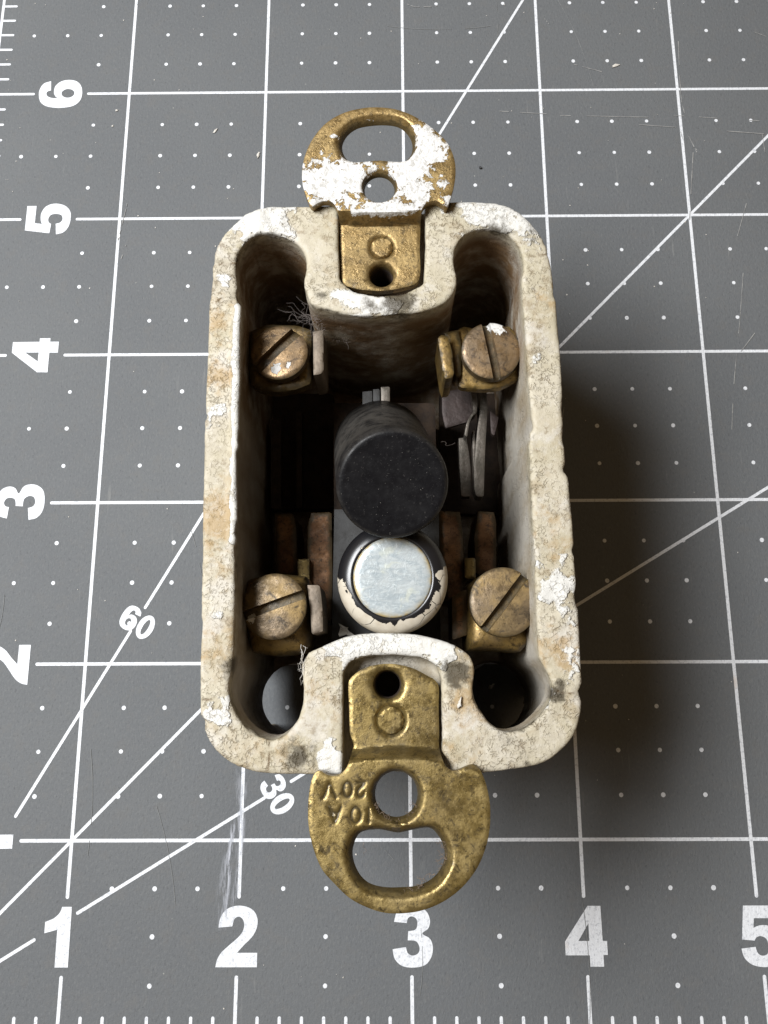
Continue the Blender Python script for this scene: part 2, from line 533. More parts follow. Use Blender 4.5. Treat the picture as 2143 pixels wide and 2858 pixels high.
M_MAT, M_PRINT, M_SCUFF, M_PORC = m_mat(), m_print(), m_scuff(), m_porcelain()
M_BR_LO = m_brass('olive_brass', (.235, .168, .055), (.33, .245, .095), (.075, .055, .026), .85, metal=.68, rough=.36, pit=30)
M_BR_UP = m_brass('painted_brass', (.30, .20, .075), (.40, .285, .12), (.10, .07, .03), .8, True, .6, .38)
M_SCREW = m_brass('tarnished_screw_brass', (.27, .175, .085), (.185, .135, .085), (.06, .042, .028), .85, True, .58, .40, 16, .0045)
M_SCREW2 = m_brass('dull_screw_brass', (.16, .115, .068), (.29, .195, .075), (.045, .034, .022), .9, True, .55, .40, 15, .0045)
M_TERM = m_brass('terminal_brass', (.33, .215, .065), (.20, .13, .045), (.05, .032, .014), .9, False, .55, .40, 22)
M_COPPER = m_brass('rusty_contact_brass', (.27, .13, .048), (.15, .07, .03), (.035, .018, .010), .8, False, .25, .6)
M_TABGREY = m_plain('grey_brown_metal_end', (.20, .16, .12), (.13, .105, .08), .6, .3)
M_BLACK, M_GLOSS, M_PEARL = m_black(), m_glossblack(), m_pearl()
M_FRAME = m_plain('dark_slate_fibre', (.050, .050, .050), (.032, .031, .030), .75)
M_DARK = m_plain('sooty_dark_metal', (.045, .028, .017), (.020, .013, .009), .8)  # shade of the cavity put into a near-black colour for inner parts
M_BLADE = m_plain('dull_spring_metal', (.14, .12, .10), (.08, .07, .056), .5, .4)
M_PURPLE = m_plain('purplish_grey_metal', (.06, .043, .039), (.042, .031, .028), .55, .3)
M_LINT = m_plain('pale_lint', (.20, .17, .155), (.14, .12, .11), .9)
M_FLAKE = m_plain('pale_paint_flake', (.62, .60, .56), (.48, .45, .40), .8)
M_FUZZ = m_plain('brown_fuzz', (.20, .15, .11), (.14, .10, .07), .9)
M_PEBBLE = m_plain('dark_grit', (.08, .08, .085), (.05, .05, .052), .7)

# ================================================================= the cutting mat
mat = thing('cutting_mat', (8, 5, 0), 'grey cutting mat printed with a white inch grid, dots and numerals, under the switch', 'cutting mat')
o = obj('mat_sheet', *plate(np.array([(-1.0, -1.0), (17, -1.0), (17, 11), (-1.0, 11)]), [], lambda p: np.zeros(len(p)), .08, 1.0, keep=False), M_MAT, mat, smooth=False)
ZP = [0.0012]


def strip(a, b, wd, z, round_a=False, round_b=False):
    a, b = np.array(a, float), np.array(b, float); d = (b - a) / np.linalg.norm(b - a); n = np.array([-d[1], d[0]]) * wd / 2
    P = [a + n, a - n]
    if round_a: P = [a + math.cos(t) * n - math.sin(t) * d * wd / 2 for t in np.linspace(0, math.pi, 7)]
    Q = [b - n, b + n]
    if round_b: Q = [b - math.cos(t) * n + math.sin(t) * d * wd / 2 for t in np.linspace(0, math.pi, 7)]
    V = [(p[0], p[1], z) for p in P + Q]
    return np.array(V), [tuple(range(len(V)))]


def line(name, segs, wd, z, par=mat):
    return obj(name, *join([strip(*s[:2], wd, z, *(s[2:] or (False, False))) for s in segs]), M_PRINT, par, smooth=False)


for X in range(1, 16):
    line('grid_line', [((X, 0), (X, .285), False, True), ((X, .70), (X, 10), True, False)], .0205, .0010)
for Y in range(1, 10):
    line('grid_line', [((0, Y), (.298, Y), False, True), ((.70, Y), (16, Y), True, False)], .0195, .0014)
line('border_line', [((0, 0), (0, 10))], .0195, .0010)
line('border_line', [((0, 0), (16, 0))], .0195, .0014)
line('diagonal_line', [((.0, .0), (.93, .93), False, False), ((.93, .93), (10, 10), False, False)], .0185, .0018)
c60 = lambda t: (t * .5, t * .8660)
c30 = lambda t: (t * .8660, t * .5)
line('diagonal_line', [(c60(.2), c60(.62)), (c60(1.309), c60(2.535), True, True), (c60(2.70), c60(11), True, False)], .0185, .0022)
t30a = np.linalg.norm(at(*Z3(235, 585))[:2]); t30b = np.linalg.norm(at(*Z3(80, 680))[:2])
line('diagonal_line', [(c30(.2), c30(.955), False, True), (c30(1.232), c30(t30b), True, True), (c30(t30a), c30(16), True, False)], .0185, .0022)
tk = [strip((i / 8, 0), (i / 8, .082), .0185, .0012, False, True) for i in range(1, 128) if i % 8]
tag(obj('tick_marks', *join(tk), M_PRINT, mat, smooth=False), 'row of white eighth-inch ticks along the bottom')
tk = [strip((0, i / 8), (.098, i / 8), .0175, .0012, False, True) for i in range(1, 80) if i % 8]
tag(obj('tick_marks', *join(tk), M_PRINT, mat, smooth=False), 'column of white eighth-inch ticks along the left edge')
dots = []
for X in range(0, 16):
    for Y in range(0, 10):
        for i in (.25, .5, .75):
            for j in (.25, .5, .75):
                if X == 0 and Y == 0: continue
                if X == 0 and not (i == .75 or j == .5): continue
                if Y == 0 and not (j == .75 or i == .5): continue
                x, y = X + i + .006, Y + j - .008
                C = circ((x, y), .0134 * random.uniform(.92, 1.06), 12)
                dots.append((np.c_[C, np.full(12, .0006)], [tuple(range(12))]))
tag(obj('grid_dots', *join(dots), M_PRINT, mat, smooth=False), kind='stuff')


def ell(c, rx, ry, n=30): return circ(c, rx, n, ry)


GL = {
    '1': ([(.10, 1, 1), (.11, 0, 1), (-.135, 0, 1), (-.14, .62, 1), (-.375, .56, 1), (-.375, .75, 1), (-.22, .81), (-.12, .90), (-.08, 1, 1)], None),
    '2': ([(-.39, 0, 1), (-.365, .12), (-.29, .24), (-.15, .36), (0, .48), (.085, .58), (.115, .69), (.085, .785), (.01, .83), (-.07, .79), (-.105, .67, 1), (-.36, .65, 1), (-.335, .80), (-.24, .94), (-.06, 1.01), (.13, 1.0), (.28, .93), (.355, .80), (.35, .65), (.27, .50), (.12, .36), (.0, .235, 1), (.37, .235, 1), (.37, 0, 1)], None),
    '3': ([(-.32, .74, 1), (-.27, .90), (-.16, .98), (0, 1.01), (.16, .985), (.29, .90), (.345, .76), (.31, .63), (.20, .545), (.34, .46), (.39, .32), (.36, .16), (.24, .03), (.02, -.01), (-.18, .02), (-.31, .13), (-.35, .29, 1), (-.105, .325, 1), (-.07, .225), (.02, .185), (.12, .225), (.145, .32), (.08, .42), (-.07, .435, 1), (-.06, .585, 1), (.07, .61), (.11, .70), (.09, .79), (.01, .83), (-.06, .80), (-.085, .72, 1)], None),
    '4': ([(.06, 1, 1), (.30, 1, 1), (.305, .42, 1), (.385, .42, 1), (.385, .19, 1), (.305, .19, 1), (.305, 0, 1), (.055, 0, 1), (.055, .185, 1), (-.387, .185, 1), (-.387, .41, 1)], np.array([(.06, .71), (.06, .42), (-.14, .42)])),
    '5': ([(-.27, 1, 1), (.33, 1, 1), (.33, .79, 1), (-.09, .79, 1), (-.115, .63, 1), (.0, .67), (.16, .665), (.32, .57), (.385, .38), (.34, .16), (.2, .02), (0, -.01), (-.2, .03), (-.33, .14), (-.37, .29, 1), (-.11, .32, 1), (-.08, .22), (.0, .175), (.10, .21), (.13, .34), (.10, .45), (0, .495), (-.08, .47), (-.115, .42, 1), (-.345, .44, 1)], None),
    '6': ([(.34, .75, 1), (.28, .91), (.15, .99), (0, 1.01), (-.2, .96), (-.32, .82), (-.37, .6), (-.37, .40), (-.32, .17), (-.19, .03), (0, -.01), (.2, .03), (.33, .15), (.37, .33), (.33, .51), (.21, .635), (.05, .66), (-.06, .62), (-.115, .56, 1), (-.11, .68), (-.07, .79), (0, .83), (.06, .81), (.09, .73, 1)], ell((.01, .325), .115, .15)),
    '0': ([tuple(p) for p in ell((0, .5), .34, .51, 16)], ell((0, .5), .115, .33)),
}
GL['6t'] = GL['6']


def glyph(ch, pos, h, rot, par, wid=1.0):
    src, hole = GL[ch]
    P = np.array([p[:2] for p in src]); cor = {i for i, p in enumerate(src) if len(p) > 2}
    C = catmull(P, True, 6, cor)
    # drop duplicated points on straight edges
    keep = [i for i in range(len(C)) if np.linalg.norm(C[i] - C[i - 1]) > 1e-4]; C = C[keep]
    hs = [hole] if hole is not None else []
    c, s = math.cos(rot), math.sin(rot)
    T = lambda A: np.stack([pos[0] + h * (A[:, 0] * wid * c - A[:, 1] * s), pos[1] + h * (A[:, 0] * wid * s + A[:, 1] * c)], 1)
    V2, F, _ = mesh2d(T(C), [T(x) for x in hs], .01, False, None, True)
    return obj('numeral', np.c_[V2, np.full(len(V2), .0026)], F, M_PRINT, par, smooth=False)


for k in range(1, 6):
    glyph(str(k), (k, .337), .312, 0, mat)
for k in range(1, 7):
    glyph(str(k), (.652, k), .312, math.pi / 2, mat)
for txt, uv, ang in (('60', (298, 1345), -30), ('30', (600, 1717), -60)):
    p = at(*uv)[:2]; a = math.radians(ang); h = .150
    e = np.array([math.cos(a), math.sin(a)]); u = np.array([-e[1], e[0]])
    for i, ch in enumerate(txt):
        q = p + e * (i - .5) * h * .76 - u * h * .5
        glyph(ch, q, h, a, mat)

# chalky scuff over the 2-inch line and pale scratches
sv = []
for (pp, wd, dn) in ((((520, 1655), (517, 1760), (500, 1830), (485, 1900), (478, 2010)), .09, .55),
                     (((528, 1690), (523, 1800), (516, 1880), (502, 1960)), .045, .75), (((505, 1780), (497, 1840), (488, 1990)), .04, .9)):
    C = catmull(pts(D, pp, 0), False, 8)
    V = []; A = []
    for i, p in enumerate(C):
        t = C[min(i + 1, len(C) - 1)] - C[max(i - 1, 0)]; t /= np.linalg.norm(t); nn = np.array([-t[1], t[0]])
        for k in (-1, 0, 1):
            V.append((*(p + nn * wd * k / 2), .0031 + .0004 * len(sv))); A.append(dn * (k == 0) * math.sin(math.pi * (i + .5) / len(C)) ** .5)
    F = [(i * 3 + k, i * 3 + k + 1, i * 3 + k + 4, i * 3 + k + 3) for i in range(len(C) - 1) for k in (0, 1)]
    o = obj('chalk_scuff', V, F, M_SCUFF, mat, {'dens': A}, smooth=False); sv.append(o)
scr = [((1465, 90), (1470, 200), (1478, 245)), ((1485, 290), (1505, 330)), ((1470, 285), (1474, 300)), ((1605, 590), (1597, 700), (1585, 830), (1580, 940)),
       ((1590, 520), (1612, 440)), ((1210, 250), (1400, 254)), ((1455, 250), (1640, 262)), ((1497, 330), (1492, 420), (1487, 520)), ((1175, 40), (1185, 52)), ((1215, 905), (1218, 880)), ((1640, 250), (1652, 330)), ((1240, 140), (1300, 156)), ((1065, 240), (1180, 247)), ((255, 520), (268, 470), (275, 440)), ((262, 560), (272, 530)), ((1715 - 60, 80), (1600, 60)), ((1630, 720), (1600, 760)), ((1380, 270), (1650, 290)), ((880, 10), (900, 16), (945, 14))]
tb = []
for k, sc_ in enumerate(scr):
    C = catmull(pts(D, sc_, 0), False, 6)
    for i in range(len(C) - 1):
        if random.random() < .35: continue
        tb.append(strip(C[i], C[i + 1], random.uniform(.003, .006), .0034 + .00002 * len(tb)))
rs0 = np.random.RandomState(21); cutl = []
for k in range(14):
    p = np.array([rs0.uniform(.2, 5.4), rs0.uniform(.3, 7.2)]); a = rs0.choice([rs0.normal(0, .12), rs0.normal(1.57, .12), rs0.uniform(0, 3.1)]); L = rs0.uniform(.08, 1.1)
    C = np.array([p + (t - .5) * L * np.array([math.cos(a + .15 * t), math.sin(a + .15 * t)]) for t in np.linspace(0, 1, 9)])
    for i in range(8):
        if rs0.rand() < .25: continue
        cutl.append(strip(C[i], C[i + 1], rs0.uniform(.0016, .0036), .0036 + .00001 * len(cutl)))
tag(obj('knife_marks', *join(cutl), m_plain('faint_cut', (.20, .205, .205), (.165, .17, .17), .8), mat, smooth=False), kind='stuff')
M_SCR = m_plain('pale_scratch', (.32, .32, .31), (.19, .19, .19), .8)
tag(obj('scratches', *join(tb), M_SCR, mat, smooth=False), kind='stuff')

# ================================================================= the switch
ZR = 1.90      # height of the porcelain rim
ZE = 1.975     # top of the brass ears
ZPL = 1.865    # top of the sunken brass plates
sw = thing('push_button_switch', (2.88, 2.87, 0), 'old white porcelain two-button light switch with brass straps, standing on the grey cutting mat', 'light switch')

outer = pts(D, [(456, 600), (448, 760), (441, 950), (437, 1150), (434, 1350), (432, 1500), (437, 1560), (455, 1605), (482, 1636), (525, 1660), (580, 1671), (700, 1674), (850, 1675), (1000, 1673), (1100, 1664), (1170, 1650), (1218, 1617), (1246, 1575), (1257, 1510), (1254, 1400), (1249, 1300), (1242, 1200), (1234, 1100), (1227, 1030), (1221, 990), (1213, 800), (1204, 680), (1193, 590), (1181, 535), (1155, 490), (1112, 452), (1060, 437), (980, 436), (820, 438), (680, 444), (590, 446), (545, 456), (502, 487), (470, 530)], ZR)
c1 = [(228, 1440), (234, 1200), (238, 1000), (240, 860), (232, 780), (228, 710), (243, 645), (288, 597), (350, 580), (420, 590), (475, 620), (508, 670), (512, 720), (503, 775), (512, 830), (545, 872), (630, 895), (720, 908), (810, 910), (910, 905), (1000, 885), (1070, 855), (1108, 810), (1118, 760), (1106, 700), (1112, 640), (1145, 590), (1200, 560), (1270, 560), (1332, 588), (1372, 640), (1387, 700), (1380, 770), (1384, 850), (1395, 1000), (1408, 1200), (1432, 1440)]
c2 = [(1350, 10), (1362, 300), (1374, 600), (1386, 850), (1402, 900), (1432, 960), (1441, 1020), (1412, 1080), (1352, 1140), (1290, 1165), (1240, 1160), (1190, 1122), (1150, 1055), (1135, 985), (1140, 920), (1118, 868), (1075, 838), (1010, 810), (920, 790), (830, 783), (740, 784), (640, 800), (560, 833), (487, 868), (474, 920), (480, 1000), (474, 1070), (450, 1130), (400, 1176), (350, 1190), (290, 1170), (232, 1120), (196, 1040), (192, 975), (206, 905), (210, 800), (214, 600), (212, 300), (212, 10)]
cavity = np.vstack([pts(Z1, c1, ZR), pts(Z2, c2, ZR)])
notch_t = np.vstack([pts(Z1, [(641, 380), (641, 640), (647, 765), (700, 812), (800, 832), (900, 824), (985, 782), (992, 640), (990, 380)], ZR)])
notch_b = np.vstack([pts(Z2, [(632, 1420), (632, 1100), (634, 935), (660, 893), (740, 871), (830, 867), (930, 876), (992, 902), (1012, 960), (1015, 1100), (1016, 1240), (1050, 1290), (1060, 1420)], ZR)])


def tmp(V, F):
    me = bpy.data.meshes.new('t'); me.from_pydata((np.asarray(V) * S).tolist(), [], F)
    bm = bmesh.new(); bm.from_mesh(me); bmesh.ops.recalc_face_normals(bm, faces=bm.faces); bm.to_mesh(me); bm.free()
    o_ = bpy.data.objects.new('t', me); SC.collection.objects.link(o_); return o_


outer_c = catmull(outer, True, 5); cav_c = catmull(cavity, True, 4)
body = tmp(*prism(outer_c, 0, ZR))
cavc = cav_c.mean(0)
cut = [prism(cav_c, .32, ZR + .3)]
cut.append(prism(notch_t, ZPL - .10, ZR + .3)); cut.append(prism(notch_b, ZPL - .10, ZR + .3))
lob = [((580, 1510, ZR), (649, 1510, 0.0), .168, .205), ((1112, 1500, ZR), (1060, 1505, 0.0), .168, .20),
       ((585, 585, ZR), (648, 780, 0.2), .14, .12), ((1057, 575, ZR), (1010, 775, 0.2), .14, .12)]
for a, b, ra, rb in lob:
    A = at(*a)[:2]; B = at(*b)[:2]
    # extend frustum a little past both ends
    cut.append(prism(circ(B, rb, 40), -.02 if b[2] == 0 else .2, ZR - .25, circ(B + (A - B) * .87, rb + (ra - rb) * .87, 40)))
cut.append(prism(np.array([(1.7, 1.62), (2.35, 1.66), (2.35, 2.0), (1.7, 1.96)]), -.05, .30))
for fr_, u_, v_ in ((Z1, 815, 745), (Z2, 805, 983)):
    cut.append(prism(circ(at(*fr_(u_, v_), ZPL)[:2], .064, 32), ZPL - .38, ZPL + .1))
for c in cut:
    t = tmp(*c)
    md = body.modifiers.new('b', 'BOOLEAN'); md.operation = 'DIFFERENCE'; md.object = t; md.solver = 'EXACT'
rm = body.modifiers.new('r', 'REMESH'); rm.mode = 'VOXEL'; rm.voxel_size = .0108 * S; rm.adaptivity = 0
sm = body.modifiers.new('s', 'SMOOTH'); sm.iterations = 3; sm.factor = .5
dg = bpy.context.evaluated_depsgraph_get()
ev = body.evaluated_get(dg); me = ev.to_mesh()
nv = len(me.vertices); V = np.empty(nv * 3); me.vertices.foreach_get('co', V); V = V.reshape(-1, 3) / S
N = np.empty(nv * 3); me.vertices.foreach_get('normal', N); N = N.reshape(-1, 3)
nf = len(me.polygons); lt = np.empty(nf, int); me.polygons.foreach_get('loop_total', lt)
lp = np.empty(len(me.loops), int); me.loops.foreach_get('vertex_index', lp)
Fb = lp.reshape(-1, 4) if (lt == 4).all() else None
if Fb is None: Fb = [tuple(p.vertices) for p in me.polygons]
ev.to_mesh_clear()
for o_ in [x for x in SC.objects if x.name.startswith('t') and x.type == 'MESH' and x.name[:2] in ('t', 't.')]:
    bpy.data.objects.remove(o_)


def blob(V, fr, x, y, r, z=ZR, stretch=1.0, ang=0):
    """soft field that is 1 at a rim point and 0 at distance r (inches)"""
    p = at(*fr(x, y), z)[:2]; d = V[:, :2] - p
    c, s = math.cos(ang), math.sin(ang); u = d[:, 0] * c + d[:, 1] * s; v = -d[:, 0] * s + d[:, 1] * c
    return np.clip(1 - np.sqrt((u / stretch) ** 2 + v * v) / r, 0, 1)


topf = np.clip((V[:, 2] - (ZR - .10)) / .08, 0, 1)
dcav = dist_poly(V[:, :2], cav_c[::2]); dout = dist_poly(V[:, :2], outer_c[::2])
up = np.clip(N[:, 2], 0, 1)
rim = topf
# relief
disp = .0028 * fbm(V, 9, 4, 3) + .0022 * fbm(V, 38, 2, 9)
V2_ = V + N * disp[:, None]
edge = np.clip(1 - np.minimum(dcav, dout) / .05, 0, 1) * rim
V2_ = V2_ - N * (edge * np.clip(fbm(V, 7, 4, 21) - .24, 0, 1) * .035)[:, None]
# bead of old paint along the inner edge of the left wall
bl = pts(Z1, [(238, 880), (232, 960), (228, 1060), (232, 1160), (225, 1280), (228, 1440)], ZR)
bl = np.vstack([bl, pts(Z2, [(212, 300), (212, 420)], ZR)])
db = dist_poly(V[:, :2], bl, False)
bead = np.clip(1 - db / (.034 + .016 * fbm(V, 6, 3, 5)), 0, 1) * rim
V2_ += N * (bead * .016)[:, None] + np.array([0, 0, .012]) * bead[:, None]
lump = np.clip(blob(V, Z1, 330, 535, .13) * 2, 0, 1) * rim * (.6 + .6 * fbm(V, 16, 3, 8))
V2_[:, 2] += lump * .022
lump2 = np.clip(blob(V, D, 1195, 1300, .13) * 2, 0, 1) * rim * np.clip(fbm(V, 18, 3, 18) + .3, 0, 1)
V2_[:, 2] += lump2 * .012
# chips on the right outer edge
for x, y, r in ((1224, 1015, .034), (1256, 1495, .035), (1192, 548, .03), (440, 1560, .03), (1243, 1190, .025), (655, 1420, .03), (1062, 1395, .035), (446, 900, .02)):
    ch = blob(V, D, x, y, r) * rim; V2_ -= N * (ch * r * .45)[:, None]
paint = np.zeros(nv)
for fr, x, y, r, st, an, k in ((Z1, 335, 520, .20, 1, 0, 1.1), (D, 1085, 452, .20, 2.0, -.3, 1.0), (D, 1150, 500, .12, 1, 0, .7), (Z1, 760, 860, .13, 1.7, 0, .95), (D, 860, 1390, .11, 3.4, 0, 1.3),
                               (D, 930, 1400, .12, 1.3, 0, .9), (D, 1205, 1270, .15, 1, 0, .85), (D, 1225, 1350, .1, 1, 0, .6), (D, 470, 880, .16, 1, 0, .62), (D, 480, 600, .13, 1, .9, .6),
                               (D, 470, 1545, .09, 1, 0, .9), (D, 1205, 1500, .14, 1, 0, .6), (D, 1230, 1420, .09, 1, 0, .6), (D, 466, 1330, .12, 1, 0, .45), (D, 720, 1650, .10, 1, 0, 1.0), (D, 1165, 760, .12, 1, 0, .4), (D, 610, 1470, .09, 1, 0, .5)):
    paint = np.maximum(paint, k * blob(V, fr, x, y, r * 1.5, ZR, st, an))
paint = np.maximum(paint, bead * 1.3) * rim
stain = np.zeros(nv)
for x, y, r, k in ((465, 700, .2, .7), (470, 815, .16, .7), (475, 1120, .2, .9), (470, 1240, .12, .5), (455, 1400, .25, .5), (1040, 1500, .14, 1.2), (1060, 1480, .1, .9), (1215, 1400, .2, .7), (600, 1620, .3, .5), (720, 470, .12, .5),
                   (950, 1620, .25, .6), (1190, 1150, .22, .6), (1180, 650, .2, .5), (1000, 1400, .12, .6), (700, 1500, .2, .5), (560, 470, .15, .5)):
    stain = np.maximum(stain, k * blob(V, D, x, y, r * 1.4))
stain *= rim
grime = np.zeros(nv)
for x, y, r, k in ((860, 650, .13, 1.1), (800, 660, .08, .8), (985, 1452, .09, 1.15), (985, 1475, .06, .9), (645, 1635, .12, .9), (1203, 1500, .05, 1.3), (1210, 1480, .04, 1.0), (1150, 505, .10, .7), (1075, 500, .12, .8), (520, 560, .06, .8), (500, 1440, .07, 1.0),
                   (650, 1385, .05, .9), (690, 440, .06, .9), (960, 437, .08, .9), (1140, 1650, .05, .6), (1165, 1450, .09, .55), (1090, 1590, .12, .5), (690, 640, .1, .6)):
    grime = np.maximum(grime, k * blob(V, D, x, y, r * 1.3))
# dirt that has gathered along the cavity edge
grime = np.maximum(grime, .50 * np.clip(1 - dcav / .035, 0, 1) * (.4 + .8 * np.clip(fbm(V, 5, 3, 31) + .4, 0, 1)))
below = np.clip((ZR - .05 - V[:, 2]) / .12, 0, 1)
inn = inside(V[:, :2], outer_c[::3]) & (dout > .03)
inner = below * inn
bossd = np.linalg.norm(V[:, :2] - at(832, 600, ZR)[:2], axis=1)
brown = inner * np.clip(blob(V, D, 590, 590, .75) * 2.2 + (V[:, 0] < 2.6) * .30 + np.clip(1.05 - V[:, 2], 0, 1) * .9 + blob(V, D, 1055, 570, .55) * 2.4 + .5 * np.clip((V[:, 1] - 3.3) / .4, 0, 1), 0, 1)  # brown wall stain, plus shade of lobes and depth put into the colour
grime = np.maximum(grime, inner * np.clip(1.6 - bossd / .42, 0, 1) * .72)  # boss face darker below the rim
grime = np.maximum(grime, inner * np.clip(blob(V, D, 1055, 590, .5) * 2, 0, 1) * .8)  # upper right lobe: its deep shade painted in
grime = np.maximum(grime, inner * np.clip((1.15 - V[:, 2]) / .5, 0, 1) * 1.0)  # darkens towards the floor, shade of the cavity carried by the colour
crack = np.zeros(nv)
for ln in (((440, 577), (470, 573), (515, 568)), ((1196, 545), (1170, 552), (1140, 553)), ((578, 1595), (583, 1630), (578, 1672)), ((1205, 1492), (1230, 1498), (1258, 1493)),
           ((440, 640), (455, 668), (478, 640)), ((470, 1510), (436, 1512))):
    C = catmull(pts(D, ln, ZR), False, 4); C = C + .006 * np.stack([vn(np.c_[C, C[:, 0]], 40, 2), vn(np.c_[C, C[:, 0]], 40, 3)], 1)
    crack = np.maximum(crack, np.clip(1.1 - dist_poly(V[:, :2], C, False) / .010, 0, 1))
for ln in (((552, 560), (570, 590), (565, 620), (580, 640)), ((600, 540), (640, 590)), ((565, 610), (545, 640))):
    C = pts(D, ln, 1.6); crack = np.maximum(crack, np.clip(1.3 - dist_poly(V[:, :2], C, False) / .012, 0, 1) * (V[:, 2] < 1.8))
crack *= np.clip(rim + inner * .6, 0, 1)
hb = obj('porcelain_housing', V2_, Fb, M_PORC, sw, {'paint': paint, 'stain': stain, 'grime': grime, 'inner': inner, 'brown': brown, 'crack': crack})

# ---- brass mounting straps: ear with slot and hole, bend, sunken plate with threaded hole and rivet
def smooth01(t): t = np.clip(t, 0, 1); return t * t * (3 - 2 * t)


def strap(ear, plate_pts, slot, rhole, thole, bend_a, bend_b, mat_, label, sign, bump_c, text=None, paints=(), grimes=()):
    ear = catmull(ear, False, 6); pl = catmull(plate_pts, False, 5)
    C = np.vstack([ear, pl])
    hs = [catmull(slot, True, 5), circ(rhole[0], rhole[1], 48), circ(thole[0], thole[1], 36)]
    sp = .0105
    bc = bump_c
    ext = []
    for rr in (bc[1] * .78, bc[1] * .9, bc[1], bc[1] * 1.1): ext += [tuple(p) for p in circ(bc[0], rr, int(2 * math.pi * rr / .009))]

    def zf(P):
        yb_a = bend_a(P[:, 0]); yb_b = bend_b(P[:, 0])
        t = smooth01((P[:, 1] - yb_a) / (yb_b - yb_a))
        z = ZE + (ZPL - ZE) * t
        d = np.linalg.norm(P - bc[0], axis=1) / bc[1]
        z = z + t * np.where(d < .9, .003, -.016 * np.exp(-((d - 1.02) / .10) ** 2))
        dh = np.linalg.norm(P - thole[0], axis=1) - thole[1]
        z = z - t * .012 * np.exp(-np.clip(dh, 0, 9) / .010)
        if text is not None:
            dt = np.min([dist_poly(P, s_, False) for s_ in text], axis=0)
            z = z - .0065 * np.clip(1.5 - dt / .0042, 0, 1)
        return z
    if text is not None:
        for s_ in text:
            for i in range(len(s_) - 1):
                L = np.linalg.norm(s_[i + 1] - s_[i]); n_ = max(2, int(L / .006))
                dr = (s_[i + 1] - s_[i]) / (L + 1e-9); nn = np.array([-dr[1], dr[0]])
                for t in np.linspace(0, 1, n_):
                    for k in (-.005, 0, .005): ext.append(tuple(s_[i] + (s_[i + 1] - s_[i]) * t + nn * k))
        ex = np.array(ext); keep_ = [0]
        G = {}
        out_ = []
        for p in ext:
            k_ = (round(p[0] / .0035), round(p[1] / .0035))
            if k_ in G: continue
            G[k_] = 1; out_.append(p)
        ext = out_
    V, F = plate(C, hs, zf, .058, sp,   .006, np.array(ext), .0010, cone=[.027, .014 if sign > 0 else .020, .004], seed=int(10 * C[0, 0]) % 97)
    P = V[:, :2]
    gr = np.zeros(len(V)); pa = np.zeros(len(V))
    dt = dist_poly(P, resample(C, .02)); top = V[:, 2] > zf(P) - .02
    gr = np.maximum(gr, .35 * np.clip(1 - dt / .02, 0, 1))
    gr = np.maximum(gr, .55 * np.exp(-((np.linalg.norm(P - bc[0], axis=1) / bc[1] - 1.03) / .12) ** 2))
    for h in hs: gr = np.maximum(gr, np.where((V[:, 2] < zf(P) - .02) & (dist_poly(P, h) < .035), .95, .26 * np.clip(1 - dist_poly(P, h) / .018, 0, 1)))  # hole walls coloured dark for the shade inside them
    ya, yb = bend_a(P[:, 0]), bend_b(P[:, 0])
    tt = (P[:, 1] - ya) / (yb - ya); gr = np.maximum(gr, .62 * np.exp(-((tt - .75) / .35) ** 2))  # bend darkened too: the shaded step is put into the colour
    if text is not None:
        dx = np.min([dist_poly(P, s_, False) for s_ in text], axis=0); gr = np.maximum(gr, .85 * np.clip(1.6 - dx / .005, 0, 1))
    for fr, x, y, r, k, zz in grimes: gr = np.maximum(gr, k * blob(V, fr, x, y, r, zz))
    for fr, x, y, r, k, st, an in paints: pa = np.maximum(pa, k * blob(V, fr, x, y, r, ZE, st, an))
    pa *= top * (1 - smooth01(tt * 1.3))
    return sharpen(tag(obj('mounting_strap', V, F, mat_, sw, {'grime': gr, 'paint': pa}), label), 48)


ear_t = pts(Z1, [(640, 500), (636, 480), (615, 452), (580, 447), (552, 458), (532, 468), (512, 430), (496, 375), (496, 310), (511, 250), (542, 190), (592, 133), (660, 93), (740, 73), (810, 70), (880, 80), (950, 108), (1020, 155), (1077, 210), (1108, 280), (1112, 350), (1098, 415), (1077, 472), (1060, 460), (1032, 446), (1002, 452), (980, 472), (974, 500)], ZE)
pl_t = pts(Z1, [(970, 590), (968, 640), (966, 762), (905, 795), (820, 808), (755, 806), (698, 797), (655, 768), (651, 640), (648, 590)], ZPL)
slot_t = pts(Z1, [(632, 215), (650, 165), (690, 128), (740, 110), (810, 102), (880, 110), (925, 135), (958, 185), (958, 240), (930, 278), (895, 289), (850, 288), (800, 284), (740, 290), (690, 288), (650, 265)], ZE)
px = lambda fr, x, y, z: at(*fr(x, y), z)[:2]
yA = px(Z1, 805, 495, ZE)[1]; yB = yA - .028
cxT = px(Z1, 805, 500, ZE)[0]
